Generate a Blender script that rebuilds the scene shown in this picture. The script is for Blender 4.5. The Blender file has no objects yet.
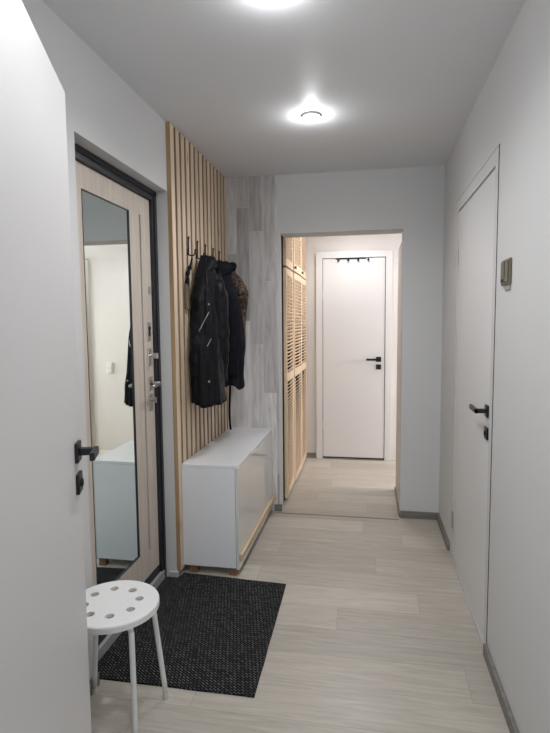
import bpy, bmesh, math, random
from mathutils import Vector, Matrix, noise
from mathutils.bvhtree import BVHTree
random.seed(7)
PI = math.pi
S = bpy.context.scene
C = S.collection

# ------------------------------------------------------------------ camera
F_PX = 519.07
cam_d = bpy.data.cameras.new('camera')
cam_d.sensor_fit = 'VERTICAL'
cam_d.sensor_height = 24.0
cam_d.lens = F_PX / 733.0 * 24.0
cam_d.clip_start = 0.02
cam = bpy.data.objects.new('camera', cam_d)
C.objects.link(cam)
pit, yaw, rol = 0.0841, 0.1785, -0.0094
fwd = Vector((-math.sin(yaw) * math.cos(pit), math.cos(yaw) * math.cos(pit), -math.sin(pit)))
rgt = Vector((math.cos(yaw), math.sin(yaw), 0))
upv = rgt.cross(fwd)
r_ = rgt * math.cos(rol) + upv * math.sin(rol)
u_ = -rgt * math.sin(rol) + upv * math.cos(rol)
M = Matrix((r_, u_, -fwd)).transposed().to_4x4()
M.translation = Vector((0, 0, 1.4342))
cam.matrix_world = M
S.camera = cam

# ------------------------------------------------------------------ world, lights, exposure
W = bpy.data.worlds.new('world'); S.world = W
W.use_nodes = True
bg = W.node_tree.nodes['Background']
bg.inputs[0].default_value = (0.80, 0.90, 1.0, 1)
bg.inputs[1].default_value = 1.0
S.view_settings.view_transform = 'Standard'
S.view_settings.look = 'None'
S.view_settings.gamma = 1
S.view_settings.exposure = 0.52

def area(name, loc, direction, sx, sy, power, col, spread=PI):
    l = bpy.data.lights.new(name, 'AREA'); l.shape = 'RECTANGLE'
    l.size = sx; l.size_y = sy; l.energy = power; l.color = col; l.spread = spread
    o = bpy.data.objects.new(name, l); C.objects.link(o)
    o.location = loc
    o.rotation_euler = Vector(direction).to_track_quat('-Z', 'Z').to_euler()
    return o
# daylight from the window of the room the photographer stands in
area('window_daylight_near_room', (0.0, -1.75, 1.5), (0, 1, -0.02), 1.9, 1.5, 22, (0.86, 0.93, 1.0))
# daylight from the window of the room that opens to the right past the passage
area('window_daylight_far_room', (2.3, 4.72, 1.35), (-1, 0.0, -0.10), 0.40, 1.7, 58, (1.0, 0.98, 0.98))

# ------------------------------------------------------------------ materials
def mat(name, col, rough=0.6, metal=0.0, noise_amt=0.0, noise_scale=6.0, bump=0.0, bump_scale=200.0, emit=None, coat=0.0, spec=0.5):
    m = bpy.data.materials.new(name); m.use_nodes = True
    nt = m.node_tree; b = nt.nodes['Principled BSDF']
    b.inputs['Base Color'].default_value = (*col, 1)
    b.inputs['Roughness'].default_value = rough
    b.inputs['Metallic'].default_value = metal
    b.inputs['Specular IOR Level'].default_value = spec
    b.inputs['Coat Weight'].default_value = coat
    if emit:
        b.inputs['Emission Color'].default_value = (*emit[0], 1)
        b.inputs['Emission Strength'].default_value = emit[1]
    tc = nt.nodes.new('ShaderNodeTexCoord')
    n = nt.nodes.new('ShaderNodeTexNoise'); n.inputs['Scale'].default_value = noise_scale
    n.inputs['Detail'].default_value = 4
    nt.links.new(tc.outputs['Object'], n.inputs['Vector'])
    mix = nt.nodes.new('ShaderNodeMix'); mix.data_type = 'RGBA'
    a = noise_amt
    mix.inputs[6].default_value = (*[c * (1 - a) for c in col], 1)
    mix.inputs[7].default_value = (*[min(1, c * (1 + a)) for c in col], 1)
    nt.links.new(n.outputs['Fac'], mix.inputs[0])
    nt.links.new(mix.outputs[2], b.inputs['Base Color'])
    if bump > 0:
        n2 = nt.nodes.new('ShaderNodeTexNoise'); n2.inputs['Scale'].default_value = bump_scale
        nt.links.new(tc.outputs['Object'], n2.inputs['Vector'])
        bp = nt.nodes.new('ShaderNodeBump'); bp.inputs['Strength'].default_value = bump
        bp.inputs['Distance'].default_value = 0.01
        nt.links.new(n2.outputs['Fac'], bp.inputs['Height'])
        nt.links.new(bp.outputs['Normal'], b.inputs['Normal'])
    return m

def N(nt, t, **kw):
    n = nt.nodes.new(t)
    for k, v in kw.items(): setattr(n, k, v)
    return n

def wood(name, dark, light, stretch, rough=0.55, planks=None, axes='XYZ', bump=0.15, knots=False, rnd=True, contrast=(0.3, 0.75), coat=0.0):
    """grain runs along the first axis of the remapped vector"""
    m = bpy.data.materials.new(name); m.use_nodes = True
    nt = m.node_tree; L = nt.links.new; b = nt.nodes['Principled BSDF']
    b.inputs['Roughness'].default_value = rough
    b.inputs['Coat Weight'].default_value = coat
    b.inputs['Coat Roughness'].default_value = 0.25
    tc = N(nt, 'ShaderNodeTexCoord'); sp = N(nt, 'ShaderNodeSeparateXYZ'); cb = N(nt, 'ShaderNodeCombineXYZ')
    L(tc.outputs['Object'], sp.inputs[0])
    for i, a in enumerate(axes): L(sp.outputs['XYZ'.index(a)], cb.inputs[i])
    vec = cb.outputs[0]
    if rnd:
        oi = N(nt, 'ShaderNodeObjectInfo')
        ad = N(nt, 'ShaderNodeVectorMath', operation='MULTIPLY_ADD')
        cr = N(nt, 'ShaderNodeCombineXYZ')
        L(oi.outputs['Random'], cr.inputs[0]); L(oi.outputs['Random'], cr.inputs[1]); L(oi.outputs['Random'], cr.inputs[2])
        L(cr.outputs[0], ad.inputs[0]); ad.inputs[1].default_value = (13, 7, 5); L(vec, ad.inputs[2])
        vec = ad.outputs[0]
    brick = None
    if planks:
        s2 = N(nt, 'ShaderNodeSeparateXYZ'); L(vec, s2.inputs[0])
        dv = N(nt, 'ShaderNodeMath', operation='DIVIDE'); L(s2.outputs[1], dv.inputs[0]); dv.inputs[1].default_value = planks['h']
        fl = N(nt, 'ShaderNodeMath', operation='FLOOR'); L(dv.outputs[0], fl.inputs[0])
        wn = N(nt, 'ShaderNodeTexWhiteNoise', noise_dimensions='1D'); L(fl.outputs[0], wn.inputs['W'])
        ml = N(nt, 'ShaderNodeMath', operation='MULTIPLY_ADD'); L(wn.outputs['Value'], ml.inputs[0]); ml.inputs[1].default_value = planks['w']; L(s2.outputs[0], ml.inputs[2])
        c2 = N(nt, 'ShaderNodeCombineXYZ'); L(ml.outputs[0], c2.inputs[0]); L(s2.outputs[1], c2.inputs[1]); L(s2.outputs[2], c2.inputs[2])
        vec = c2.outputs[0]
        brick = N(nt, 'ShaderNodeTexBrick')
        brick.offset = 0.0; brick.offset_frequency = planks.get('freq', 2)
        brick.inputs['Scale'].default_value = 1
        brick.inputs['Brick Width'].default_value = planks['w']
        brick.inputs['Row Height'].default_value = planks['h']
        brick.inputs['Mortar Size'].default_value = planks.get('mortar', 0.0012)
        brick.inputs['Mortar Smooth'].default_value = 0
        brick.inputs['Color1'].default_value = (0, 0, 0, 1)
        brick.inputs['Color2'].default_value = (1, 1, 1, 1)
        brick.inputs['Mortar'].default_value = (0.5, 0.5, 0.5, 1)
        L(vec, brick.inputs['Vector'])
        ad2 = N(nt, 'ShaderNodeVectorMath', operation='MULTIPLY_ADD')
        L(brick.outputs['Color'], ad2.inputs[0]); ad2.inputs[1].default_value = (9, 23, 3); L(vec, ad2.inputs[2])
        gv = ad2.outputs[0]
    else:
        gv = vec
    mp = N(nt, 'ShaderNodeMapping'); mp.inputs['Scale'].default_value = stretch
    L(gv, mp.inputs['Vector'])
    n1 = N(nt, 'ShaderNodeTexNoise'); n1.inputs['Scale'].default_value = 1; n1.inputs['Detail'].default_value = 6
    n1.inputs['Roughness'].default_value = 0.65; n1.inputs['Distortion'].default_value = 0.6
    L(mp.outputs[0], n1.inputs['Vector'])
    ramp = N(nt, 'ShaderNodeValToRGB')
    ramp.color_ramp.elements[0].position = contrast[0]; ramp.color_ramp.elements[0].color = (*dark, 1)
    ramp.color_ramp.elements[1].position = contrast[1]; ramp.color_ramp.elements[1].color = (*light, 1)
    L(n1.outputs['Fac'], ramp.inputs[0])
    col = ramp.outputs[0]
    if brick:
        ma = N(nt, 'ShaderNodeMapRange'); v = planks.get('var', 0.12)
        ma.inputs['To Min'].default_value = 1 - v; ma.inputs['To Max'].default_value = 1 + v
        L(brick.outputs['Color'], ma.inputs['Value'])
        vm = N(nt, 'ShaderNodeVectorMath', operation='SCALE'); L(col, vm.inputs[0]); L(ma.outputs[0], vm.inputs['Scale'])
        mx = N(nt, 'ShaderNodeMix', data_type='RGBA'); L(brick.outputs['Fac'], mx.inputs[0]); L(vm.outputs[0], mx.inputs[6])
        mx.inputs[7].default_value = (*planks.get('seam', [c * 0.5 for c in dark]), 1)
        col = mx.outputs[2]
    elif rnd:
        ma = N(nt, 'ShaderNodeMapRange'); ma.inputs['To Min'].default_value = 0.88; ma.inputs['To Max'].default_value = 1.1
        L(oi.outputs['Random'], ma.inputs['Value'])
        vm = N(nt, 'ShaderNodeVectorMath', operation='SCALE'); L(col, vm.inputs[0]); L(ma.outputs[0], vm.inputs['Scale'])
        col = vm.outputs[0]
    if knots:
        kp = N(nt, 'ShaderNodeMapping'); kp.inputs['Scale'].default_value = (2.2, 14, 14); L(vec, kp.inputs['Vector'])
        vo = N(nt, 'ShaderNodeTexVoronoi'); vo.inputs['Scale'].default_value = 1; L(kp.outputs[0], vo.inputs['Vector'])
        kr = N(nt, 'ShaderNodeValToRGB')
        kr.color_ramp.elements[0].position = 0.05; kr.color_ramp.elements[0].color = (1, 1, 1, 1)
        kr.color_ramp.elements[1].position = 0.12; kr.color_ramp.elements[1].color = (0, 0, 0, 1)
        L(vo.outputs['Distance'], kr.inputs[0])
        mx = N(nt, 'ShaderNodeMix', data_type='RGBA'); L(kr.outputs[0], mx.inputs[0]); L(col, mx.inputs[6])
        mx.inputs[7].default_value = (0.20, 0.10, 0.05, 1)
        col = mx.outputs[2]
    L(col, b.inputs['Base Color'])
    bp = N(nt, 'ShaderNodeBump'); bp.inputs['Strength'].default_value = bump; bp.inputs['Distance'].default_value = 0.003
    L(n1.outputs['Fac'], bp.inputs['Height']); L(bp.outputs[0], b.inputs['Normal'])
    return m

m_wall = mat('white_wall_paint', (0.62, 0.615, 0.61), 0.85, noise_amt=0.015, noise_scale=3, bump=0.04, bump_scale=150)
m_ceil = mat('matt_stretch_ceiling', (0.78, 0.785, 0.80), 0.55, noise_amt=0.01)
m_farwall = mat('warm_white_paint', (0.68, 0.65, 0.63), 0.8, noise_amt=0.015)
m_door = mat('white_door_enamel', (0.70, 0.69, 0.69), 0.45, noise_amt=0.01)
m_gap = mat('door_gap_shadow_seal', (0.02, 0.02, 0.022), 0.9)
m_seal = mat('grey_frame_seal', (0.33, 0.33, 0.33), 0.6)
m_black = mat('black_door_hardware', (0.012, 0.012, 0.014), 0.38, metal=0.3)
m_steelblack = mat('black_powder_coated_steel', (0.018, 0.019, 0.024), 0.42, noise_amt=0.1)
m_chrome = mat('satin_chrome', (0.55, 0.54, 0.52), 0.28, metal=1.0)
m_mirror = mat('mirror_glass', (0.82, 0.90, 0.88), 0.015, metal=1.0)
m_cab = mat('glossy_white_lacquer', (0.80, 0.81, 0.83), 0.2, noise_amt=0.01, coat=0.3)
m_cabfront = mat('high_gloss_front_lacquer', (0.70, 0.69, 0.67), 0.12, noise_amt=0.01, coat=0.6)
m_stool = mat('white_powder_coat', (0.80, 0.80, 0.79), 0.35, noise_amt=0.02)
m_rubber = mat('white_plastic_foot', (0.62, 0.62, 0.60), 0.6)
m_base = wood('grey_oak_skirting', (0.13, 0.122, 0.11), (0.27, 0.255, 0.23), (2, 40, 40), rnd=False)
m_baselight = mat('pale_grey_trim', (0.48, 0.48, 0.48), 0.5)
m_bronze = mat('bronze_coloured_plastic', (0.15, 0.138, 0.10), 0.45, metal=0.2, noise_amt=0.1, noise_scale=30)
m_greytab = mat('grey_tab_plastic', (0.30, 0.30, 0.28), 0.6)
m_switch = mat('white_switch_plastic', (0.72, 0.72, 0.70), 0.35)
m_leather = mat('black_leather', (0.008, 0.008, 0.010), 0.46, spec=0.12, noise_amt=0.4, noise_scale=12, bump=0.7, bump_scale=28)
m_blackcloth = mat('black_cloth', (0.008, 0.009, 0.013), 0.9, spec=0.1, noise_amt=0.3, noise_scale=30, bump=0.3, bump_scale=120)
m_zip = mat('steel_zip', (0.6, 0.6, 0.62), 0.3, metal=1.0)
m_plast = mat('black_moulded_plastic', (0.02, 0.02, 0.02), 0.5)

m_floor = wood('pale_oak_laminate_floor', (0.39, 0.35, 0.295), (0.545, 0.505, 0.445), (4.0, 50, 8), rough=0.42,
               planks=dict(w=1.28, h=0.194, mortar=0.0012, offset=0.41, freq=2, var=0.13, seam=(0.34, 0.30, 0.25)), rnd=False, coat=0.12)
m_lam = wood('grey_washed_laminate', (0.42, 0.385, 0.37), (0.74, 0.72, 0.71), (3.0, 30, 8), rough=0.5,
             planks=dict(w=0.83, h=0.0965, mortar=0.0014, offset=0.43, freq=2, var=0.36, seam=(0.58, 0.57, 0.56)), axes='ZXY', rnd=False)
m_slat = wood('pine_batten', (0.54, 0.40, 0.28), (0.80, 0.68, 0.55), (1.2, 38, 38), axes='ZXY', knots=True)
m_edgeshade = wood('batten_edge_gap_shade', (0.24, 0.15, 0.07), (0.46, 0.32, 0.17), (1.2, 38, 38), axes='ZXY')  # ochre batten sides, colour darkened to put gap shade between the battens
m_doorwood = wood('bleached_oak_panel', (0.50, 0.43, 0.37), (0.70, 0.62, 0.54), (2.0, 60, 60), axes='ZXY', rnd=False)
m_louv = wood('light_pine_louvre', (0.60, 0.43, 0.28), (0.84, 0.68, 0.49), (1.5, 40, 40), axes='ZXY')
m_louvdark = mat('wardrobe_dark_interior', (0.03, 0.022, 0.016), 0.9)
m_handlewood = wood('ash_handle_strip', (0.52, 0.40, 0.24), (0.74, 0.60, 0.40), (2, 50, 50), axes='YXZ', rnd=False)
m_footwood = wood('brown_wooden_foot', (0.16, 0.085, 0.05), (0.30, 0.17, 0.10), (3, 50, 50), axes='ZXY', rnd=False)
m_brush = wood('beige_wooden_tag', (0.12, 0.085, 0.05), (0.22, 0.165, 0.10), (3, 60, 60), axes='ZXY', rnd=False)

def rug_mat():
    m = bpy.data.materials.new('woven_black_grey_rug'); m.use_nodes = True
    nt = m.node_tree; L = nt.links.new; b = nt.nodes['Principled BSDF']; b.inputs['Roughness'].default_value = 0.95
    b.inputs['Specular IOR Level'].default_value = 0.15
    tc = N(nt, 'ShaderNodeTexCoord')
    def bricks(rot, w, h, mo):
        mp = N(nt, 'ShaderNodeMapping'); mp.inputs['Rotation'].default_value = (0, 0, rot); L(tc.outputs['Object'], mp.inputs[0])
        br = N(nt, 'ShaderNodeTexBrick'); br.offset = 0.5
        br.inputs['Scale'].default_value = 1; br.inputs['Brick Width'].default_value = w; br.inputs['Row Height'].default_value = h
        br.inputs['Mortar Size'].default_value = mo
        br.inputs['Color1'].default_value = (1, 1, 1, 1); br.inputs['Color2'].default_value = (0.35, 0.35, 0.35, 1)
        br.inputs['Mortar'].default_value = (0, 0, 0, 1)
        L(mp.outputs[0], br.inputs['Vector']); return br
    b1 = bricks(0.6, 0.024, 0.0105, 0.0040)
    n = N(nt, 'ShaderNodeTexNoise'); n.inputs['Scale'].default_value = 160; n.inputs['Detail'].default_value = 3
    L(tc.outputs['Object'], n.inputs[0])
    mu = N(nt, 'ShaderNodeMath', operation='MULTIPLY'); L(b1.outputs['Color'], mu.inputs[0]); L(n.outputs['Fac'], mu.inputs[1])
    rp = N(nt, 'ShaderNodeValToRGB'); L(mu.outputs[0], rp.inputs[0])
    rp.color_ramp.elements[0].position = 0.1; rp.color_ramp.elements[0].color = (0.011, 0.011, 0.012, 1)
    rp.color_ramp.elements[1].position = 0.60; rp.color_ramp.elements[1].color = (0.22, 0.22, 0.22, 1)
    L(rp.outputs[0], b.inputs['Base Color'])
    bp = N(nt, 'ShaderNodeBump'); bp.inputs['Strength'].default_value = 0.6; bp.inputs['Distance'].default_value = 0.003
    L(mu.outputs[0], bp.inputs['Height']); L(bp.outputs[0], b.inputs['Normal'])
    return m
m_rug = rug_mat()

def camo_mat():
    m = bpy.data.materials.new('brown_black_mottled_fur'); m.use_nodes = True
    nt = m.node_tree; L = nt.links.new; b = nt.nodes['Principled BSDF']; b.inputs['Roughness'].default_value = 0.9
    tc = N(nt, 'ShaderNodeTexCoord')
    n = N(nt, 'ShaderNodeTexNoise'); n.inputs['Scale'].default_value = 55; n.inputs['Detail'].default_value = 3
    n.inputs['Distortion'].default_value = 1.2
    L(tc.outputs['Object'], n.inputs[0])
    rp = N(nt, 'ShaderNodeValToRGB'); L(n.outputs['Fac'], rp.inputs[0])
    rp.color_ramp.elements[0].position = 0.44; rp.color_ramp.elements[0].color = (0.015, 0.011, 0.010, 1)
    rp.color_ramp.elements[1].position = 0.58; rp.color_ramp.elements[1].color = (0.15, 0.095, 0.065, 1)
    L(rp.outputs[0], b.inputs['Base Color'])
    bp = N(nt, 'ShaderNodeBump'); bp.inputs['Strength'].default_value = 0.5; bp.inputs['Distance'].default_value = 0.006
    L(n.outputs['Fac'], bp.inputs['Height']); L(bp.outputs[0], b.inputs['Normal'])
    return m
m_camo = camo_mat()

# ------------------------------------------------------------------ builders
def box(bm, x0, x1, y0, y1, z0, z1, bev=0.0, rot=None, about=None):
    r = bmesh.ops.create_cube(bm, size=1.0)
    vs = r['verts']
    bmesh.ops.scale(bm, verts=vs, vec=(x1 - x0, y1 - y0, z1 - z0))
    bmesh.ops.translate(bm, verts=vs, vec=((x0 + x1) / 2, (y0 + y1) / 2, (z0 + z1) / 2))
    if bev > 0:
        es = {e for v in vs for e in v.link_edges}
        rr = bmesh.ops.bevel(bm, geom=list(es), offset=bev, segments=2, affect='EDGES', profile=0.5)
        vs = list({v for f in rr['faces'] for v in f.verts} | {v for v in vs if v.is_valid})
    if rot is not None:
        ab = Vector(about) if about else Vector(((x0 + x1) / 2, (y0 + y1) / 2, (z0 + z1) / 2))
        bmesh.ops.rotate(bm, verts=vs, cent=ab, matrix=rot)
    return vs

def cyl(bm, p0, p1, r0, r1=None, seg=20):
    r1 = r0 if r1 is None else r1
    p0, p1 = Vector(p0), Vector(p1); d = p1 - p0
    q = d.to_track_quat('Z', 'Y').to_matrix().to_4x4(); q.translation = (p0 + p1) / 2
    return bmesh.ops.create_cone(bm, cap_ends=True, segments=seg, radius1=r0, radius2=r1, depth=d.length, matrix=q)['verts']

def tube(bm, pts, rad, seg=12, closed_ends=True):
    pts = [Vector(p) for p in pts]
    rings = []
    prev = None
    for i, p in enumerate(pts):
        t = (pts[min(i + 1, len(pts) - 1)] - pts[max(i - 1, 0)]).normalized()
        if prev is None:
            a = Vector((0, 0, 1)) if abs(t.z) < 0.9 else Vector((1, 0, 0))
            n = t.cross(a).normalized()
        else:
            n = (prev - t * prev.dot(t)).normalized()
        prev = n; b = t.cross(n)
        r = rad[i] if isinstance(rad, (list, tuple)) else rad
        rings.append([bm.verts.new(p + (n * math.cos(2 * PI * k / seg) + b * math.sin(2 * PI * k / seg)) * r) for k in range(seg)])
    for a, b in zip(rings, rings[1:]):
        for k in range(seg):
            bm.faces.new((a[k], a[(k + 1) % seg], b[(k + 1) % seg], b[k]))
    if closed_ends:
        bm.faces.new(rings[0][::-1]); bm.faces.new(rings[-1])
    return rings

def smooth_path(pts, n=6):
    """Catmull-Rom through the points"""
    P = [Vector(p) for p in pts]; P = [P[0] * 2 - P[1]] + P + [P[-1] * 2 - P[-2]]
    out = []
    for i in range(1, len(P) - 2):
        for k in range(n):
            t = k / n
            a, b, c, d = P[i - 1], P[i], P[i + 1], P[i + 2]
            out.append(0.5 * ((2 * b) + (c - a) * t + (2 * a - 5 * b + 4 * c - d) * t * t + (-a + 3 * b - 3 * c + d) * t ** 3))
    out.append(P[-2]); return out

def obj(name, bm, m, parent=None, smooth=False, origin=None):
    bmesh.ops.recalc_face_normals(bm, faces=bm.faces)
    if origin is not None:
        bmesh.ops.translate(bm, verts=bm.verts, vec=-Vector(origin))
    me = bpy.data.meshes.new(name); bm.to_mesh(me); bm.free()
    for mm in (m if isinstance(m, (list, tuple)) else [m]): me.materials.append(mm)
    if smooth:
        for p in me.polygons: p.use_smooth = True
    o = bpy.data.objects.new(name, me); C.objects.link(o)
    if parent is not None: o.parent = parent
    if origin is not None: o.location = origin
    return o

def tag(o, label=None, cat=None, group=None, kind=None):
    if label: o['label'] = label
    if cat: o['category'] = cat
    if group: o['group'] = group
    if kind: o['kind'] = kind
    return o

def empty(name, loc=(0, 0, 0), rz=0):
    o = bpy.data.objects.new(name, None); C.objects.link(o)
    o.location = loc; o.rotation_euler = (0, 0, rz); o.empty_display_size = 0.05
    return o

def struct(name, boxes, m, parent=None, bev=0):
    bm = bmesh.new()
    for b in boxes: box(bm, *b, bev=bev)
    o = obj(name, bm, m, parent)
    if parent is None: o['kind'] = 'structure'
    return o

def copy_tree(o, parent=None):
    c = o.copy(); C.objects.link(c)
    if parent is not None: c.parent = parent
    for ch in list(o.children): copy_tree(ch, c)
    return c

# ------------------------------------------------------------------ dimensions (metres)
XR, XL, YE, H = 0.509, -1.065, 3.812, 2.5      # right wall, left wall, end wall, ceiling
YB = 5.417                                     # back wall of the far hall
XFAR = 2.45
OX0, OX1, OZ = -0.640, 0.236, 2.083            # passage opening
LX = -1.150                                    # face of the entrance door leaf
RY0, RY1, RZ = 1.806, 2.700, 2.140             # recess of the entrance door
YN = 0.40                                      # near wall with the open white door

# ------------------------------------------------------------------ structure
struct('floor', [(-2.0, 2.6, -2.0, 5.7, -0.1, 0.0)], m_floor)
struct('ceiling', [(-2.0, 2.6, -2.0, 5.7, H, H + 0.1)], m_ceil)
struct('wall_left', [(XL - 0.25, XL, YN, RY0, 0, H), (XL - 0.25, XL, RY1, YE, 0, H), (XL - 0.25, XL, RY0, RY1, RZ, H),
                     (XL - 0.27, XL - 0.25, RY0 - 0.1, RY1 + 0.1, 0, RZ + 0.1)], m_wall)
# right wall, with the opening for the flush door
DY0, DY1, DZ = 2.250, 3.290, 2.136
struct('wall_right', [(XR, XR + 0.12, YN, DY0, 0, H), (XR, XR + 0.12, DY1, YE + 0.12, 0, H), (XR, XR + 0.12, DY0, DY1, DZ, H)], m_wall)
struct('wall_end', [(XL - 0.25, OX0, YE, YE + 0.045, 0, H), (OX1, XR, YE, YE + 0.12, 0, H), (OX0, OX1, YE, YE + 0.20, OZ, H)], m_wall)
struct('wall_passage', [(OX1, OX1 + 0.20, YE + 0.12, 4.45, 0, 2.02)], m_farwall)
struct('wall_far_side', [(OX1 + 0.20, XFAR, 4.33, 4.45, 0, H)], m_farwall)
struct('wall_back', [(-1.4, XFAR + 0.1, YB, YB + 0.12, 0, H)], m_farwall)
struct('wall_far_left', [(-1.40, -1.30, YE + 0.12, YB, 0, H)], m_farwall)
struct('wall_far_right', [(XFAR, XFAR + 0.1, 4.33, YB, 0, H)], m_farwall)
# near wall around the doorway the photographer stands in, and the room behind
struct('wall_near', [(-2.0, -0.56, YN - 0.12, YN, 0, H), (0.44, 2.0, YN - 0.12, YN, 0, H), (-0.56, 0.44, YN - 0.12, YN, 2.10, H)], m_wall)
struct('wall_near_left', [(-2.0, -1.9, -2.0, YN - 0.12, 0, H)], m_wall)
struct('wall_near_right', [(1.9, 2.0, -2.0, YN - 0.12, 0, H)], m_wall)
struct('wall_near_back', [(-1.9, 1.9, -2.0, -1.9, 0, H)], m_wall)

# skirting boards
def skirting(name, x0, x1, y0, y1, m=m_base, h=0.052):
    return struct(name, [(x0, x1, y0, y1, 0, h)], m, bev=0.003)
skirting('baseboard_right', XR - 0.016, XR, YN, DY0)
skirting('baseboard_right_far', XR - 0.016, XR, DY1, YE)
skirting('baseboard_end', OX1, XR - 0.016, YE - 0.016, YE)
skirting('baseboard_end_left', OX0 - 0.06, OX0, YE - 0.014, YE)
skirting('baseboard_left', XL, XL + 0.016, YN, RY0)
skirting('baseboard_passage', OX1 - 0.010, OX1, YE, 4.45, h=0.03)
skirting('baseboard_back', OX0, -0.545, YB - 0.014, YB)
skirting('trim_1', XL - 0.04, XL + 0.012, RY1 - 0.02, RY1 - 0.001, m_baselight, h=0.035)
# pale threshold along the entrance door
struct('trim_2', [(LX + 0.004, LX + 0.022, RY0, RY1 - 0.02, 0, 0.045)], m_seal, bev=0.002)
# joint strip in the floor at the passage
struct('trim_3', [(OX0 - 0.04, OX1 - 0.012, 3.758, 3.772, 0.0, 0.0022)], mat('floor_joint_strip', (0.22, 0.19, 0.17), 0.6, noise_amt=0.7, noise_scale=8))

# laminate cladding on the end wall, left of the passage
t = struct('laminate_wall_panel', [(XL, -0.662, YE - 0.010, YE, 0, H)], m_lam)
del t['kind']
tag(t, 'grey-washed wood laminate cladding on the end wall, left of the passage opening', 'wall panel')

# ------------------------------------------------------------------ slatted wall
sp = empty('slatted_wall_panel', (XL, RY1, 0))
tag(sp, 'vertical pale pine battens covering the left wall behind the coats', 'wall panel')
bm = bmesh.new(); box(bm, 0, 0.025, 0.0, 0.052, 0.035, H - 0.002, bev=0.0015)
slat = obj('slat', bm, [m_slat, m_edgeshade], sp)
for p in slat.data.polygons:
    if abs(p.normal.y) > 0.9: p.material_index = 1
n_sl = 14
pitch = (YE - 0.012 - RY1 - 0.052) / (n_sl - 1)
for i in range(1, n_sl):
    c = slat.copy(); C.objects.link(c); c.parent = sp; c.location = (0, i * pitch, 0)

# ------------------------------------------------------------------ entrance door (door_1)
d1 = empty('door_1', (LX, RY0, 0)); d1['kind'] = 'structure'
def L1(x0, x1, y0, y1, z0, z1): return (x0 - LX, x1 - LX, y0 - RY0, y1 - RY0, z0, z1)
bm = bmesh.new()
FX = LX + 0.016
for a in [(LX - 0.06, FX, 2.655, 2.699, 0.0, 2.139), (LX - 0.06, FX, RY0 + 0.001, 1.845, 0.0, 2.139), (LX - 0.06, FX, 1.845, 2.655, 2.088, 2.139), (LX - 0.06, LX + 0.003, 1.845, 2.655, 0.0, 0.085),
          (FX, FX + 0.008, 2.675, 2.699, 0.0, 2.139), (FX, FX + 0.008, RY0 + 0.001, 2.699, 2.115, 2.139)]:
    box(bm, *L1(*a), bev=0.002)
obj('door_frame', bm, m_steelblack, d1)
MY0, MY1, MZ0, MZ1 = 1.985, 2.410, 0.243, 1.985
bm = bmesh.new()
for a in [(LX - 0.05, LX, 1.848, MY0, 0.088, 2.085), (LX - 0.05, LX, MY1, 2.526, 0.088, 2.085), (LX - 0.05, LX, MY0, MY1, 0.088, MZ0), (LX - 0.05, LX, MY0, MY1, MZ1, 2.085),
          (LX - 0.05, LX, 2.526, 2.542, 0.088, 0.225), (LX - 0.05, LX, 2.526, 2.542, 1.99, 2.085), (LX - 0.05, LX - 0.012, MY0 - 0.001, MY1 + 0.001, MZ0 - 0.001, MZ1 + 0.001),
          (LX - 0.05, LX, 2.542, 2.652, 0.088, 2.085)]:
    box(bm, *L1(*a))
tag(obj('door_leaf', bm, m_doorwood, d1), 'bleached oak door leaf')
bm = bmesh.new(); box(bm, *L1(LX - 0.05, LX - 0.006, 2.526, 2.542, 0.225, 1.99)); obj('groove', bm, m_gap, d1)
bm = bmesh.new()
w = 0.003
for a in [(LX - 0.006, LX + 0.002, MY0, MY0 + w, MZ0, MZ1), (LX - 0.006, LX + 0.002, MY1 - w, MY1, MZ0, MZ1), (LX - 0.006, LX + 0.002, MY0, MY1, MZ1 - w, MZ1), (LX - 0.006, LX + 0.002, MY0, MY1, MZ0, MZ0 + w)]:
    box(bm, *L1(*a))
obj('mirror_edging', bm, m_steelblack, d1)
bm = bmesh.new(); box(bm, *L1(LX - 0.010, LX - 0.004, MY0 + w, MY1 - w, MZ0 + w, MZ1 - w)); tag(obj('mirror', bm, m_mirror, d1), 'tall mirror pane')
YLK = 2.600
def plate(zc, hgt, wid=0.040):
    bm = bmesh.new(); box(bm, *L1(LX, LX + 0.006, YLK - wid / 2, YLK + wid / 2, zc - hgt / 2, zc + hgt / 2), bev=0.002)
    return obj('lock_plate', bm, m_chrome, d1)
bm = bmesh.new(); box(bm, *L1(LX, LX + 0.005, 2.612, 2.638, 1.592, 1.632), bev=0.002); obj('latch_plate', bm, m_seal, d1)
p1 = plate(1.395, 0.095)
bm = bmesh.new(); cyl(bm, (LX + 0.006 - LX, YLK - RY0, 1.41), (LX + 0.009 - LX, YLK - RY0, 1.41), 0.011); box(bm, *L1(LX + 0.006, LX + 0.010, YLK - 0.004, YLK + 0.004, 1.37, 1.40)); obj('key_cover', bm, m_gap, p1)
p2 = plate(1.262, 0.085)
bm = bmesh.new(); cyl(bm, (0.006, YLK - RY0, 1.265), (0.034, YLK - RY0, 1.265), 0.009); box(bm, 0.026, 0.050, YLK - RY0 - 0.008, YLK - RY0 + 0.008, 1.25, 1.28, bev=0.003); obj('thumb_turn', bm, m_chrome, p2)
p3 = plate(1.118, 0.07)
bm = bmesh.new(); cyl(bm, (0.006, YLK - RY0, 1.118), (0.058, YLK - RY0, 1.118), 0.010)
tube(bm, smooth_path([(0.052, YLK - RY0, 1.118), (0.060, YLK - RY0 - 0.03, 1.117), (0.060, YLK - RY0 - 0.10, 1.112)]), 0.009)
obj('door_handle', bm, m_chrome, p3, smooth=True)
p4 = plate(1.018, 0.085)
bm = bmesh.new(); cyl(bm, (0.006, YLK - RY0, 1.03), (0.030, YLK - RY0, 1.03), 0.010); box(bm, 0.028, 0.034, YLK - RY0 - 0.005, YLK - RY0 + 0.005, 1.012, 1.045); obj('thumb_turn', bm, m_chrome, p4)

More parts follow.
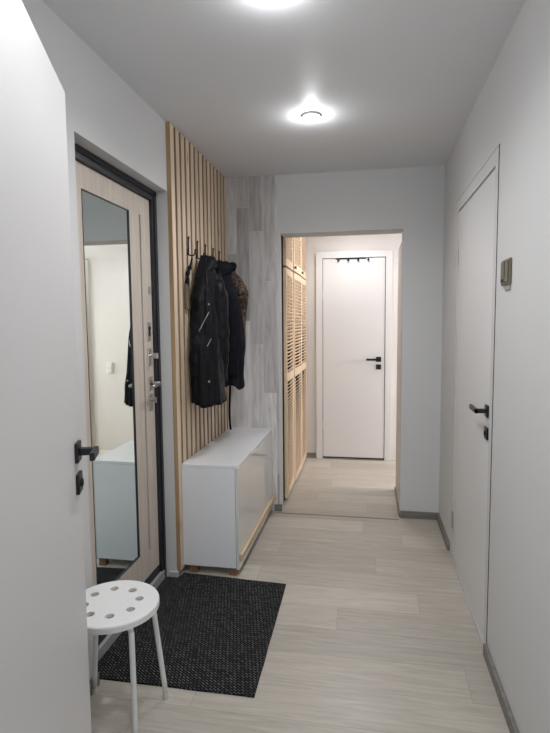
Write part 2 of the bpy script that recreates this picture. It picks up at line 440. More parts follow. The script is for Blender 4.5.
# ------------------------------------------------------------------ lever handle sets for the white doors
def handle_set(parent, pos, rz, z, lever_dir, gap, lever=0.125, proj=0.055):
    """handle on a plane whose outward normal is local +Y; lever along lever_dir (+1/-1) in local X"""
    h = bmesh.new()
    R = Matrix.Rotation(rz, 3, 'Z')
    box(h, -0.026, 0.026, 0, 0.009, -0.026, 0.026, bev=0.002)
    box(h, -0.011, 0.011, 0.009, proj, -0.009, 0.009, bev=0.001)
    a, b = sorted((-0.011 * lever_dir, lever * lever_dir))
    box(h, a, b, proj - 0.012, proj, -0.010, 0.010, bev=0.001)
    bmesh.ops.rotate(h, verts=h.verts, cent=(0, 0, 0), matrix=R)
    bmesh.ops.translate(h, verts=h.verts, vec=(pos[0], pos[1], z))
    o1 = obj('door_handle', h, m_black, parent)
    k = bmesh.new()
    box(k, -0.026, 0.026, 0, 0.009, -0.026, 0.026, bev=0.002)
    cyl(k, (0, 0.009, 0), (0, 0.013, 0), 0.011)
    box(k, -0.003, 0.003, 0.012, 0.015, -0.008, 0.008)
    bmesh.ops.rotate(k, verts=k.verts, cent=(0, 0, 0), matrix=R)
    bmesh.ops.translate(k, verts=k.verts, vec=(pos[0], pos[1], z - gap))
    obj('lock_plate', k, m_black, parent)
    return o1

# ------------------------------------------------------------------ open white door in the foreground (door_2)
E0 = Vector((-0.771, 1.272, 0)); dirv = Vector((-0.14, 0.361, 0)).normalized()
HG = E0 - dirv * 0.80
ang = math.atan2(dirv.y, dirv.x)
d2 = empty('door_2', HG, ang); d2['kind'] = 'structure'       # local +X runs from hinge to free edge; visible face is local y = 0, facing -Y
bm = bmesh.new(); box(bm, 0, 0.80, 0, 0.040, 0.008, 2.03, bev=0.002)
obj('door_leaf', bm, m_door, d2)
handle_set(d2, (0.80 - 0.050, 0.0), PI, 1.102, +1, 0.083, lever=0.070)
bm = bmesh.new()
for z in (0.25, 1.8): cyl(bm, (-0.006, 0.0, z - 0.045), (-0.006, 0.0, z + 0.045), 0.007)
obj('hinge', bm, m_black, d2)
struct('trim_4', [(-0.56, -0.50, YN - 0.12, YN + 0.012, 0, 2.10), (0.38, 0.44, YN - 0.12, YN + 0.012, 0, 2.10), (-0.50, 0.38, YN - 0.12, YN + 0.012, 2.045, 2.10)], m_door)

# ------------------------------------------------------------------ flush door in the right wall (door_3)
d3 = empty('door_3', (XR, DY0, 0)); d3['kind'] = 'structure'
bm = bmesh.new()
g = 0.018
for a in [(0.0, 0.10, g, 0.068, 0, DZ - DZ * 0 - 0.003), (0.0, 0.10, 0.958, DY1 - DY0, 0, DZ - 0.003), (0.0, 0.10, 0.068, 0.958, 2.070, DZ - 0.003), (0.03, 0.10, g, 0.10, 0, DZ - 0.003)]:
    box(bm, *a)
obj('door_frame', bm, m_wall, d3)
bm = bmesh.new(); box(bm, 0.004, 0.044, 0.0735, 0.9535, 0.012, 2.062, bev=0.0015); obj('door_leaf', bm, m_door, d3)
bm = bmesh.new(); box(bm, 0.0004, 0.09, 0.0, g, 0, DZ); box(bm, 0.03, 0.05, 0.068, 0.958, 2.060, 2.070); box(bm, 0.03, 0.05, 0.066, 0.074, 0.0, 2.07); obj('seal', bm, m_gap, d3)
bm = bmesh.new(); box(bm, -0.004, 0.05, 0.068, 0.958, 0.0, 0.010); tag(obj('threshold', bm, m_baselight, d3), 'pale threshold strip')
for z in (1.80, 0.23):
    bm = bmesh.new(); cyl(bm, (-0.003, 0.962, z - 0.05), (-0.003, 0.962, z + 0.05), 0.006); box(bm, -0.002, 0.001, 0.945, 0.980, z - 0.05, z + 0.05); obj('hinge', bm, m_chrome, d3)
handle_set(d3, (0.004, 0.112), PI / 2, 1.043, +1, 0.098)

# ------------------------------------------------------------------ far white door (door_4)
d4 = empty('door_4', (-0.5, YB, 0)); d4['kind'] = 'structure'
def L4(x0, x1, y0, y1, z0, z1): return (x0 + 0.5, x1 + 0.5, y0, y1, z0, z1)
bm = bmesh.new()
for a in [(-0.535, -0.470, -0.028, 0.0, 0, 2.150), (0.168, 0.232, -0.028, 0.0, 0, 2.150), (-0.470, 0.168, -0.028, 0.0, 2.085, 2.150)]:
    box(bm, *L4(*a), bev=0.002)
obj('door_frame', bm, m_door, d4)
bm = bmesh.new(); box(bm, *L4(-0.464, 0.162, -0.022, -0.004, 0.022, 2.078), bev=0.0015); obj('door_leaf', bm, m_door, d4)
bm = bmesh.new(); box(bm, *L4(-0.470, 0.168, -0.006, 0.0, 0.0, 2.085)); obj('seal', bm, m_gap, d4)
for z in (1.72, 0.36):
    bm = bmesh.new(); cyl(bm, L4(-0.467, 0, 0, 0, 0, 0)[0:1] + (-0.024, z - 0.045), L4(-0.467, 0, 0, 0, 0, 0)[0:1] + (-0.024, z + 0.045), 0.006); obj('hinge', bm, m_chrome, d4)
handle_set(d4, (0.603, -0.022), PI, 1.052, +1, 0.078, lever=0.125)
struct('trim_5', [(-0.46, 0.16, YB - 0.035, YB - 0.001, 0.0, 0.006)], m_base)

# second white casing on the back wall, beyond the passage on the right
d5 = empty('door_5', (1.165, YB, 0)); d5['kind'] = 'structure'
bm = bmesh.new()
for a in [(-0.385, -0.30, -0.028, 0, 0, 2.15), (0.30, 0.385, -0.028, 0, 0, 2.15), (-0.30, 0.30, -0.028, 0, 2.085, 2.15)]: box(bm, *a, bev=0.002)
obj('door_frame', bm, m_door, d5)
bm = bmesh.new(); box(bm, -0.296, 0.296, -0.020, 0, 0.01, 2.08); obj('door_leaf', bm, m_door, d5)

# light switch on the back wall (seen in the mirror)
ls = empty('light_switch', (0.565, YB, 0.935))
tag(ls, 'white double light switch reflected in the tall mirror', 'light switch')
bm = bmesh.new(); box(bm, -0.04, 0.04, -0.010, 0, -0.055, 0.075, bev=0.003); obj('plate', bm, m_switch, ls)
for z in (-0.02, 0.035):
    bm = bmesh.new(); box(bm, -0.028, 0.028, -0.015, -0.010, z - 0.024, z + 0.024, bev=0.002); obj('rocker', bm, m_switch, ls)
bm = bmesh.new(); box(bm, -0.030, 0.030, -0.0115, -0.010, 0.005, 0.010); obj('gap', bm, m_seal, ls)

# over-door hook rail
hk = empty('over_door_hook_rail', (-0.15, YB - 0.022, 2.07))
tag(hk, 'thin dark hook rail hung over the top of the far white door', 'hook rail')
bm = bmesh.new(); box(bm, -0.185, 0.12, -0.006, 0.0, 0.000, 0.007); obj('rail', bm, m_black, hk)
for x in (-0.155, -0.055, 0.045, 0.145):
    bm = bmesh.new()
    box(bm, x - 0.005, x + 0.005, -0.008, 0.0, -0.018, 0.007)
    r = bmesh.ops.create_uvsphere(bm, u_segments=12, v_segments=8, radius=0.012, matrix=Matrix.Translation((x, -0.018, -0.012)))
    obj('hook', bm, m_black, hk)

# ------------------------------------------------------------------ louvred wardrobe
WX = -0.632
wd = empty('louvred_wardrobe', (WX, 3.95, 0))
tag(wd, 'tall built-in pine wardrobe with louvred doors through the passage on the left', 'wardrobe')
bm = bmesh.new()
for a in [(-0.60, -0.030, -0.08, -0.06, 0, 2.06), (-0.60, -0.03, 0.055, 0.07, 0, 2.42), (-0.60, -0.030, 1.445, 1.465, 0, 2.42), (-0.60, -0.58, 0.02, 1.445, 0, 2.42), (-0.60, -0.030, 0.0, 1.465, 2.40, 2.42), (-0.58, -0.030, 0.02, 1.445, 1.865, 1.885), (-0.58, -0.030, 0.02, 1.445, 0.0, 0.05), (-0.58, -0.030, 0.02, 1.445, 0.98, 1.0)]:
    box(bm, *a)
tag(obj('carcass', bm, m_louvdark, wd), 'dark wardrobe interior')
def louvre_door(w, z0, z1, mid=None):
    bm = bmesh.new(); s = 0.045; th = 0.024
    box(bm, 0, th, 0, s, z0, z1, bev=0.0015); box(bm, 0, th, w - s, w, z0, z1, bev=0.0015)
    rails = [(z0, z0 + 0.06), (z1 - 0.05, z1)]
    if mid: rails.append((mid - 0.03, mid + 0.03))
    for a, b in rails: box(bm, 0, th, s, w - s, a, b)
    rails.sort()
    R = Matrix.Rotation(math.radians(-38), 3, 'Y')
    for (a0, a1), (b0, b1) in zip(rails, rails[1:]):
        n = int((b0 - a1) / 0.028)
        for i in range(n):
            z = a1 + (i + 0.5) * (b0 - a1) / n
            box(bm, th / 2 - 0.017, th / 2 + 0.017, s, w - s, z - 0.003, z + 0.003, rot=R)
    return bm
edges = [(4.025, 4.455, 0.0), (4.465, 4.935, -0.004), (4.945, 5.405, 0.0)]
for i, (a, b, off) in enumerate(edges):
    for (z0, z1, mid, kz) in ((0.025, 1.862, 1.0, 0.955), (1.878, 2.395, None, 1.905)):
        dd = obj('louvred_door', louvre_door(b - a, z0, z1, mid), m_louv, wd)
        dd.location = (-0.024, a - 3.95, 0); dd.rotation_euler = (0, 0, math.radians((0.8, -0.6, 0.8)[i]))
        ky = 0.022
        if i == 0: continue
        bm = bmesh.new(); cyl(bm, (0.024, ky, kz), (0.034, ky, kz), 0.006); box(bm, 0.034, 0.044, ky - 0.014, ky + 0.014, kz - 0.014, kz + 0.014, bev=0.003)
        obj('knob', bm, m_black, dd)

# ------------------------------------------------------------------ shoe cabinet
CX0, CX1, CY0, CY1, CZ0, CZ1 = XL + 0.026, -0.710, 2.745, 3.800, 0.050, 0.642
cb = empty('shoe_cabinet', (CX0, CY0, 0))
tag(cb, 'low glossy white shoe cabinet on small brown feet below the coats', 'cabinet')
w_, l_ = CX1 - CX0, CY1 - CY0
bm = bmesh.new()
box(bm, 0, w_ - 0.019, 0, 0.018, CZ0, CZ1 - 0.018, bev=0.001)
box(bm, 0, w_ - 0.019, l_ - 0.018, l_, CZ0, CZ1 - 0.018, bev=0.001)
box(bm, 0, w_ - 0.019, 0.018, l_ - 0.018, CZ0, CZ0 + 0.018)
box(bm, 0, 0.006, 0.018, l_ - 0.018, CZ0, CZ1 - 0.018)
obj('body', bm, m_cab, cb)
bm = bmesh.new(); box(bm, 0, w_ - 0.002, 0, l_, CZ1 - 0.017, CZ1, bev=0.0015); obj('top', bm, m_cab, cb)
bm = bmesh.new(); box(bm, w_ - 0.017, w_, 0.002, l_ - 0.002, CZ0 - 0.008, CZ1 - 0.019, bev=0.001); dr = obj('door', bm, m_cabfront, cb)
bm = bmesh.new(); box(bm, w_, w_ + 0.010, 0.012, l_ - 0.006, 0.083, 0.125, bev=0.002)
box(bm, w_, w_ + 0.016, 0.012, l_ - 0.006, 0.117, 0.127, bev=0.002); tag(obj('handle_strip', bm, m_handlewood, dr), 'pale wooden grip strip')
for x in (0.03, w_ - 0.065):
    for y in (0.012, l_ - 0.05):
        bm = bmesh.new(); box(bm, x, x + 0.045, y, y + 0.038, 0, CZ0, bev=0.002); obj('foot', bm, m_footwood, cb)

# ------------------------------------------------------------------ rug
bm = bmesh.new()
cor = [(-1.122, 2.745), (-0.437, 2.702), (-0.423, 1.832), (-1.122, 1.832)]
n = 40
def bil(u, v):
    a = Vector(cor[3]).lerp(Vector(cor[2]), u); b = Vector(cor[0]).lerp(Vector(cor[1]), u); return a.lerp(b, v)
top = {}
for i in range(n + 1):
    for j in range(n + 1):
        p = bil(i / n, j / n)
        if p.x < -1.050: p.y = min(p.y, 2.676)
        dx = 0.002 * noise.noise((p.x * 9, p.y * 9, 1.0))
        top[i, j] = bm.verts.new((p.x + dx, p.y + dx, 0.0065 + 0.0008 * noise.noise((p.x * 5, p.y * 5, 0))))
for i in range(n):
    for j in range(n):
        bm.faces.new((top[i, j], top[i + 1, j], top[i + 1, j + 1], top[i, j + 1]))
be = [e for e in bm.edges if e.is_boundary]
r = bmesh.ops.extrude_edge_only(bm, edges=be)
for v in r['geom']:
    if isinstance(v, bmesh.types.BMVert): v.co.z = 0.0005
rug = obj('door_rug', bm, m_rug)
tag(rug, 'dark woven doormat lying on the floor between the stool and the shoe cabinet', 'rug')

# ------------------------------------------------------------------ stool
SX, SY, SH, SR = -0.889, 1.640, 0.450, 0.160
st = empty('round_stool', (SX, SY, 0))
tag(st, 'round white stool with holes in its seat beside the open door', 'stool')
bm = bmesh.new()
# seat plate: disc with eight oval holes, domed rim
seg = 96
holes = []
for k in range(8):
    a = 2 * PI * (k + 0.50) / 8
    holes.append((math.cos(a) * 0.094 - 0.004, math.sin(a) * 0.094))
hr = 0.0155
verts_out = []
def dome(r): return SH - 0.0015 * (r / SR) ** 2 * 1.0
import itertools
outer = [bm.verts.new((math.cos(2 * PI * k / seg) * (SR - 0.006), math.sin(2 * PI * k / seg) * (SR - 0.006), SH)) for k in range(seg)]
oe = [bm.edges.new((outer[k], outer[(k + 1) % seg])) for k in range(seg)]
alle = list(oe)
for hx, hy in holes:
    hv = [bm.verts.new((hx + math.cos(2 * PI * k / 20) * hr, hy + math.sin(2 * PI * k / 20) * hr, SH)) for k in range(20)]
    alle += [bm.edges.new((hv[k], hv[(k + 1) % 20])) for k in range(20)]
bmesh.ops.triangle_fill(bm, use_beauty=True, use_dissolve=False, edges=alle)
# drop any faces that filled the holes
for f in list(bm.faces):
    c = f.calc_center_median()
    for hx, hy in holes:
        if (c.x - hx) ** 2 + (c.y - hy) ** 2 < (hr * 0.93) ** 2: bm.faces.remove(f); break
for f in bm.faces:
    f.normal_update()
    if f.normal.z < 0: f.normal_flip()
# rim roll and thickness
be = [e for e in bm.edges if e.is_boundary]
inner = [e for e in be if (e.verts[0].co.xy.length < SR - 0.02)]
r = bmesh.ops.extrude_edge_only(bm, edges=inner)
for v in r['geom']:
    if isinstance(v, bmesh.types.BMVert): v.co.z = SH - 0.012
prof = [(SR - 0.002, SH - 0.0015), (SR, SH - 0.005), (SR, SH - 0.024), (SR - 0.003, SH - 0.026), (SR - 0.006, SH - 0.024), (SR - 0.006, SH - 0.012)]
ring = outer
for pr, pz in prof:
    nr = [bm.verts.new((math.cos(2 * PI * k / seg) * pr, math.sin(2 * PI * k / seg) * pr, pz)) for k in range(seg)]
    for k in range(seg): bm.faces.new((ring[k], ring[(k + 1) % seg], nr[(k + 1) % seg], nr[k]))
    ring = nr
obj('seat', bm, m_stool, st)
for fx, fy in ((0.131, 0.136), (0.118, -0.100), (-0.158, 0.120), (-0.150, -0.120)):
    L_ = math.hypot(fx, fy); ux, uy = fx / L_, fy / L_
    bm = bmesh.new()
    pts = smooth_path([(ux * 0.06, uy * 0.06, SH - 0.020), (ux * 0.118, uy * 0.118, SH - 0.022), (ux * 0.145, uy * 0.145, SH - 0.042), (ux * 0.150, uy * 0.150, SH - 0.09), (fx, fy, 0.015)], 6)
    tube(bm, pts, 0.0095, 14)
    lg = obj('leg', bm, m_stool, st, smooth=True)
    bm = bmesh.new(); cyl(bm, (fx, fy, 0.0), (fx, fy, 0.022), 0.0115, 0.0110); obj('foot_cap', bm, m_rubber, lg)

# ------------------------------------------------------------------ coat hooks
HOOKY = [2.923, 3.083, 3.240, 3.410, 3.556]
FX_S = XL + 0.025
def make_hook():
    e = empty('coat_hook')
    bm = bmesh.new()
    box(bm, 0, 0.004, -0.008, 0.008, -0.028, 0.012, bev=0.001)
    obj('back_plate', bm, m_black, e)
    bm = bmesh.new()
    tube(bm, smooth_path([(0.003, 0, -0.020), (0.007, 0, -0.020), (0.009, 0, 0.010), (0.009, 0, 0.045), (0.011, 0, 0.074)]), 0.0042, 8)
    bmesh.ops.create_uvsphere(bm, u_segments=10, v_segments=6, radius=0.0065, matrix=Matrix.Translation((0.011, 0, 0.076)))
    obj('long_prong', bm, m_black, e, smooth=True)
    bm = bmesh.new()
    tube(bm, smooth_path([(0.003, 0, -0.018), (0.022, 0.0, -0.027), (0.042, 0.0, -0.024), (0.050, 0.0, 0.002)]), 0.0042, 8)
    bmesh.ops.create_uvsphere(bm, u_segments=10, v_segments=6, radius=0.0060, matrix=Matrix.Translation((0.050, 0.0, 0.004)))
    obj('short_prong', bm, m_black, e, smooth=True)
    return e
hl = ['black wire coat hook holding the small strap tag, nearest to the entrance door',
      'black wire coat hook directly above the black leather jacket',
      'middle black wire coat hook in the row of five',
      'black wire coat hook above the long dark cloth coat',
      'black wire coat hook above the brown mottled coat, farthest from the entrance']
h0 = make_hook()
for i, y in enumerate(HOOKY):
    h = h0 if i == 0 else copy_tree(h0)
    h.location = (FX_S, y, 1.855)
    tag(h, hl[i], 'coat hook', 'coat hooks on the slatted wall')

# tag / shoehorn hanging from the first hook
sh = empty('strap_hung_tag', (FX_S + 0.026, HOOKY[0], 1.60))
tag(sh, 'slim beige wooden piece hanging by a black strap from the first coat hook', 'hanging tag')
bm = bmesh.new(); box(bm, -0.018, -0.004, -0.078, -0.040, -0.085, 0.060, bev=0.003); obj('wooden_piece', bm, m_brush, sh)
bm = bmesh.new(); tube(bm, smooth_path([(-0.011, -0.058, 0.05), (-0.010, -0.040, 0.12), (-0.004, -0.010, 0.17), (0.004, 0.0, 0.218)]), [0.012, 0.011, 0.013, 0.010, 0.008, 0.009, 0.013, 0.012, 0.008, 0.010, 0.014, 0.009, 0.007, 0.006, 0.006, 0.005, 0.005, 0.005, 0.005][:19], 8)
obj('strap', bm, m_blackcloth, sh, smooth=True)
bm = bmesh.new(); box(bm, -0.018, -0.004, -0.039, -0.028, -0.09, 0.10, bev=0.003); obj('dark_edge', bm, m_plast, sh)

# ------------------------------------------------------------------ coats
def coat_body(levels, k1=5, amp=0.10, seed=0, seg=96, sub=8, hem_wave=0.02):
    """levels: (z, cx, cy, rx, ry). folds grow downwards; the back stays off the battens"""
    bm = bmesh.new(); rings = []
    lv = smooth_levels(levels, sub)
    n = len(lv)
    for i, (z, cx, cy, rx, ry) in enumerate(lv):
        t = i / (n - 1); ring = []
        for k in range(seg):
            a = 2 * PI * k / seg
            ca, sa = math.cos(a), math.sin(a)
            f = 1 + amp * (0.25 + 0.75 * t) * (math.sin(k1 * a + seed + 1.5 * t) * 0.6 + math.sin((2 * k1 + 1) * a + 2.1 * seed - 2 * t) * 0.35)
            f += 0.10 * noise.noise((ca * 2 + seed, sa * 2, z * 5)) + 0.05 * noise.noise((ca * 5, sa * 5 + seed, z * 13))
            pw = 0.8
            x = cx + rx * f * math.copysign(abs(ca) ** pw, ca)
            y = cy + ry * f * math.copysign(abs(sa) ** pw, sa)
            zz = z + (hem_wave * t ** 3) * (math.sin(2 * a + seed) + 0.5 * math.sin(5 * a))
            x = max(x, FX_S + 0.008)
            ring.append(bm.verts.new((x, y, zz)))
        rings.append(ring)
    for a, b in zip(rings, rings[1:]):
        for k in range(seg): bm.faces.new((a[k], a[(k + 1) % seg], b[(k + 1) % seg], b[k]))
    bm.faces.new(rings[0][::-1])
    # hollow hem: turn the fabric up inside
    last = rings[-1]; c = Vector((sum(v.co.x for v in last) / seg, sum(v.co.y for v in last) / seg, 0))
    inn = [bm.verts.new((c.x + (v.co.x - c.x) * 0.93, c.y + (v.co.y - c.y) * 0.93, v.co.z + 0.01)) for v in last]
    inn2 = [bm.verts.new((c.x + (v.co.x - c.x) * 0.85, c.y + (v.co.y - c.y) * 0.85, v.co.z + 0.12)) for v in last]
    for k in range(seg):
        bm.faces.new((last[k], last[(k + 1) % seg], inn[(k + 1) % seg], inn[k]))
        bm.faces.new((inn[k], inn[(k + 1) % seg], inn2[(k + 1) % seg], inn2[k]))
    bm.faces.new(inn2[::-1])
    return bm

def smooth_levels(levels, sub):
    out = []
    P = [levels[0]] + list(levels) + [levels[-1]]
    for i in range(1, len(P) - 2):
        for k in range(sub):
            t = k / sub
            out.append(tuple(0.5 * ((2 * P[i][j]) + (P[i + 1][j] - P[i - 1][j]) * t + (2 * P[i - 1][j] - 5 * P[i][j] + 4 * P[i + 1][j] - P[i + 2][j]) * t * t + (-P[i - 1][j] + 3 * P[i][j] - 3 * P[i + 1][j] + P[i + 2][j]) * t ** 3) for j in range(5)))
    out.append(tuple(levels[-1])); return out

def sleeve(pts, rads, seed=0, seg=28, n=10):
    bm = bmesh.new()
    P = smooth_path(pts, n); R = []
    for i in range(len(P)):
        u = i / n; k = min(int(u), len(rads) - 2); R.append(rads[k] + (rads[k + 1] - rads[k]) * (u - k))
    rings = tube(bm, P, R, seg)
    for i, ring in enumerate(rings):
        c = P[i]
        for v in ring:
            d = v.co - c
            f = 1 + 0.14 * noise.noise((v.co * 16) + Vector((seed, 0, 0))) + 0.05 * math.sin(i * 1.1 + seed + d.y * 60)
            v.co = c + d * f
            v.co.x = max(v.co.x, FX_S + 0.006)
    return bm

def rel(bm, o): bmesh.ops.translate(bm, verts=bm.verts, vec=-Vector(o.location)); return bm

# black leather jacket on hook 2
ja = empty('leather_jacket', (FX_S + 0.05, HOOKY[1], 0.98))
tag(ja, 'black leather biker jacket with silver zips, hanging nearest the entrance door', 'jacket')
body_lv = [(1.845, -0.985, 3.080, 0.022, 0.028), (1.79, -0.975, 3.070, 0.040, 0.060), (1.70, -0.965, 3.050, 0.058, 0.100), (1.55, -0.958, 3.030, 0.066, 0.120),
           (1.35, -0.950, 3.010, 0.075, 0.130), (1.15, -0.945, 2.990, 0.082, 0.135), (0.960, -0.940, 2.985, 0.090, 0.140)]
bA = obj('jacket_body', rel(coat_body(body_lv, 5, 0.12, 1.0, hem_wave=0.008), ja), m_leather, ja, smooth=True)
sA = obj('sleeve', rel(sleeve([(-0.975, 3.000, 1.70), (-0.975, 2.965, 1.60), (-0.978, 2.938, 1.45), (-0.985, 2.905, 1.30), (-0.985, 2.900, 1.12)], [0.045, 0.056, 0.052, 0.046, 0.040], 3), ja), m_leather, ja, smooth=True)
sA2 = obj('sleeve', rel(sleeve([(-0.93, 3.08, 1.72), (-0.90, 3.08, 1.60), (-0.888, 3.065, 1.42), (-0.885, 3.055, 1.25), (-0.89, 3.05, 1.08)], [0.045, 0.055, 0.052, 0.048, 0.040], 8), ja), m_leather, ja, smooth=True)
colA = obj('collar', rel(sleeve([(-0.955, 3.00, 1.72), (-0.935, 3.045, 1.79), (-0.950, 3.10, 1.815), (-0.945, 3.15, 1.78)], [0.022, 0.032, 0.030, 0.022], 5), ja), m_leather, ja, smooth=True)

# dark cloth coat on hooks 3-4
jb = empty('cloth_coat', (FX_S + 0.06, 3.33, 1.03))
tag(jb, 'dark blue-black cloth coat hanging in the middle of the coats', 'coat')
body_lv = [(1.850, -0.985, 3.395, 0.020, 0.026), (1.79, -0.968, 3.365, 0.045, 0.075), (1.69, -0.950, 3.350, 0.068, 0.110), (1.52, -0.930, 3.340, 0.090, 0.130),
           (1.32, -0.920, 3.330, 0.100, 0.135), (1.15, -0.922, 3.325, 0.098, 0.135), (1.015, -0.922, 3.315, 0.098, 0.140)]
bB = obj('coat_body', rel(coat_body(body_lv, 6, 0.13, 4.2, hem_wave=0.018), jb), m_blackcloth, jb, smooth=True)
obj('sleeve', rel(sleeve([(-0.915, 3.27, 1.70), (-0.880, 3.235, 1.58), (-0.858, 3.235, 1.42), (-0.860, 3.225, 1.25), (-0.868, 3.23, 1.10)], [0.045, 0.058, 0.054, 0.048, 0.042], 12), jb), m_blackcloth, jb, smooth=True)
obj('hood', rel(sleeve([(-0.955, 3.27, 1.73), (-0.935, 3.32, 1.785), (-0.945, 3.41, 1.79), (-0.96, 3.46, 1.74)], [0.030, 0.045, 0.045, 0.028], 15), jb), m_blackcloth, jb, smooth=True)

# brown mottled coat on hook 5
jc = empty('mottled_coat', (FX_S + 0.06, 3.56, 1.15))
tag(jc, 'brown and black mottled coat hanging farthest back, its shoulder sticking out', 'coat')
body_lv = [(1.855, -0.985, 3.556, 0.020, 0.026), (1.80, -0.968, 3.575, 0.038, 0.050), (1.72, -0.945, 3.600, 0.070, 0.075), (1.60, -0.935, 3.610, 0.085, 0.085),
           (1.42, -0.945, 3.610, 0.075, 0.090), (1.28, -0.945, 3.610, 0.075, 0.090), (1.16, -0.95, 3.61, 0.070, 0.090)]
obj('coat_body', rel(coat_body(body_lv, 5, 0.12, 7.7), jc), m_camo, jc, smooth=True)
obj('sleeve', rel(sleeve([(-0.95, 3.57, 1.77), (-0.915, 3.56, 1.72), (-0.885, 3.55, 1.675), (-0.862, 3.54, 1.63), (-0.868, 3.54, 1.59)], [0.030, 0.040, 0.045, 0.042, 0.030], 21), jc), m_camo, jc, smooth=True)
obj('collar', rel(sleeve([(-0.955, 3.51, 1.78), (-0.935, 3.55, 1.83), (-0.95, 3.60, 1.80)], [0.020, 0.028, 0.020], 25), jc), m_blackcloth, jc, smooth=True)
bm = bmesh.new(); tube(bm, smooth_path([(-0.868, 3.54, 1.42), (-0.862, 3.53, 1.33), (-0.866, 3.54, 1.24)]), 0.004, 8)
bmesh.ops.create_uvsphere(bm, u_segments=10, v_segments=6, radius=0.011, matrix=Matrix.Translation((-0.866, 3.54, 1.235)))
obj('drawstring', rel(bm, jc), m_blackcloth, jc, smooth=True)

# long strap hanging below the coats down to the cabinet
bm = bmesh.new(); tube(bm, smooth_path([(-0.985, 3.60, 1.22), (-0.98, 3.60, 1.0), (-0.985, 3.59, 0.80), (-0.98, 3.595, 0.665)]), 0.008, 8)
tag(obj('belt_strap', bm, m_blackcloth, None, smooth=True), 'black strap dangling below the coats almost to the cabinet top', 'strap')

# metal zips and studs laid on the coats' surfaces
bpy.context.view_layer.update()
def surface(objs):
    out = []
    for o in objs:
        me = o.data; mw = o.matrix_world
        out.append(BVHTree.FromPolygons([mw @ v.co for v in me.vertices], [p.vertices[:] for p in me.polygons]))
    return out
def drop(trees, p, d):
    best = None; p = Vector(p); d = Vector(d).normalized()
    for t in trees:
        r = t.ray_cast(p, d, 2.0)
        if r[0] is not None and (best is None or r[3] < best[2]): best = (r[0], r[1], r[3])
    return best
trA = surface([bA, sA, sA2])
dA = Vector((-0.35, 0.94, 0))
def zipper(name, pts, parent, trees, d, rad=0.0022):
    P = []
    for a, b in zip(pts, pts[1:]):
        for k in range(8):
            q = Vector(a).lerp(Vector(b), k / 8); h = drop(trees, q - d * 0.8, d)
            if h: P.append(h[0] - d * 0.001)
    if len(P) > 2:
        bm = bmesh.new(); tube(bm, P, rad, 6); rel(bm, parent); tag(obj(name, bm, m_zip, parent, smooth=True), 'silver zip')
zipper('zip', [(-0.945, 3.0, 1.50), (-1.02, 3.0, 1.37)], ja, trA, dA)
zipper('zip', [(-0.935, 3.0, 1.345), (-0.965, 3.0, 1.295)], ja, trA, dA)
for zz, xx in ((1.545, -0.945), (1.10, -0.955)):
    h = drop(trA, Vector((xx, 3.0, zz)) - dA * 0.8, dA)
    if h:
        bm = bmesh.new(); bmesh.ops.create_uvsphere(bm, u_segments=10, v_segments=6, radius=0.007, matrix=Matrix.Translation(h[0])); obj('stud', rel(bm, ja), m_zip, ja, smooth=True)
trB = surface([o for o in jb.children if o.type == 'MESH'])
dB = Vector((-0.75, 0.65, 0)).normalized()
for k in range(4):
    h = drop(trB, Vector((-0.86, 3.15, 1.30 - k * 0.055)) - dB * 0.8, dB)
    if h:
        bm = bmesh.new(); bmesh.ops.create_uvsphere(bm, u_segments=10, v_segments=6, radius=0.006, matrix=Matrix.Translation(h[0])); obj('button', rel(bm, jb), m_zip, jb, smooth=True)

# ------------------------------------------------------------------ wall control plate on the right wall
wp = empty('wall_control_plate', (XR, 2.078, 1.613))
tag(wp, 'small bronze-coloured wall control plate beside the flush white door', 'wall switch')
bm = bmesh.new(); box(bm, -0.010, 0, -0.060, 0.060, -0.046, 0.048, bev=0.003); obj('plate', bm, m_bronze, wp)
bm = bmesh.new(); box(bm, -0.014, -0.010, -0.050, -0.012, -0.038, 0.040, bev=0.002); box(bm, -0.014, -0.010, 0.000, 0.050, -0.038, 0.040, bev=0.002); obj('rocker', bm, m_bronze, wp)
bm = bmesh.new(); box(bm, -0.011, -0.0095, -0.011, -0.001, -0.036, 0.038); box(bm, -0.0155, -0.0135, 0.005, 0.035, -0.034, -0.024); obj('slot', bm, m_gap, wp)
bm = bmesh.new(); box(bm, -0.005, 0, -0.050, 0.022, -0.066, -0.046, bev=0.001); obj('tab', bm, m_greytab, wp)

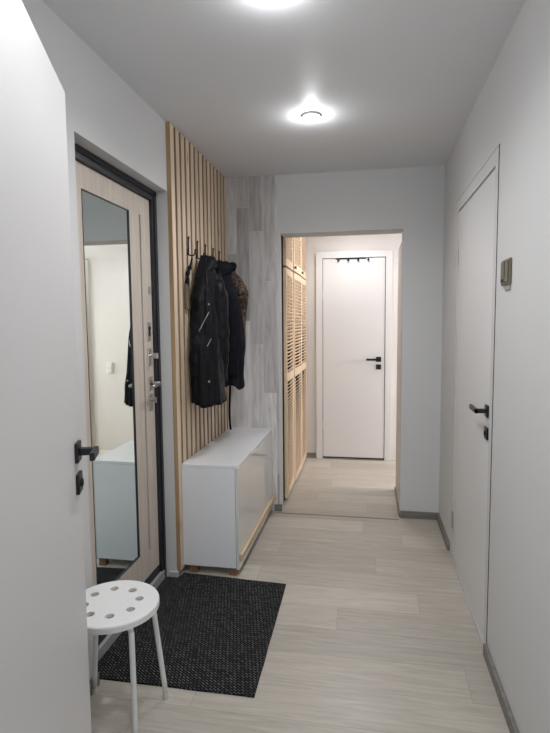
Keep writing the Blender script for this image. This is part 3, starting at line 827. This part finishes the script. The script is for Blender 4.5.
# ------------------------------------------------------------------ recessed ceiling lights
m_lens = mat('lamp_lens', (0.9, 0.9, 0.9), 0.4, emit=((0.95, 0.97, 1.0), 60.0))
m_ring = mat('lamp_ring', (0.72, 0.72, 0.72), 0.3)
def make_lamp():
    e = empty('ceiling_spotlight')
    bm = bmesh.new(); seg = 40
    prof = [(0.050, 0.0), (0.050, -0.006), (0.046, -0.010), (0.038, -0.010), (0.036, -0.004), (0.036, 0.0)]
    rr = [[bm.verts.new((math.cos(2 * PI * k / seg) * r, math.sin(2 * PI * k / seg) * r, z)) for k in range(seg)] for r, z in prof]
    for a, b in zip(rr, rr[1:]):
        for k in range(seg): bm.faces.new((a[k], a[(k + 1) % seg], b[(k + 1) % seg], b[k]))
    obj('ring', bm, m_ring, e, smooth=True)
    bm = bmesh.new()
    bmesh.ops.create_uvsphere(bm, u_segments=24, v_segments=12, radius=0.036)
    for v in bm.verts: v.co.z = -0.004 + min(0.0, v.co.z) * 0.50
    obj('lens', bm, m_lens, e, smooth=True)
    l = bpy.data.lights.new('spotlight_beam', 'SPOT'); l.energy = LAMP; l.color = (0.98, 0.985, 1.0)
    l.spot_size = math.radians(158); l.spot_blend = 0.8; l.shadow_soft_size = 0.04
    lo = bpy.data.objects.new('spotlight_beam', l); C.objects.link(lo); lo.parent = e; lo.location = (0, 0, -0.045)
    l = bpy.data.lights.new('spotlight_glow', 'POINT'); l.energy = GLOW; l.color = (0.95, 0.97, 1.0)
    l.shadow_soft_size = 0.015
    lo = bpy.data.objects.new('spotlight_glow', l); C.objects.link(lo); lo.parent = e; lo.location = (0, 0, -0.042)
    return e
LAMP = 16; GLOW = 1.4
la = make_lamp()
lab = ['round recessed ceiling light shining fully in view above the coats', 'round recessed ceiling light at the top edge of the photo', 'round recessed ceiling light just inside the near doorway']
for i, (x, y) in enumerate([(-0.298, 2.77), (-0.305, 1.715), (-0.30, 0.78)]):
    q = la if i == 0 else copy_tree(la)
    q.location = (x, y, H); tag(q, lab[i], 'ceiling light', 'recessed spotlights in the hall ceiling')
q = copy_tree(la); q.location = (-0.15, 4.85, H); tag(q, 'unseen round ceiling light added to brighten the far hall', 'ceiling light')  # extra lamp out of view, added to lift the far hall's brightness
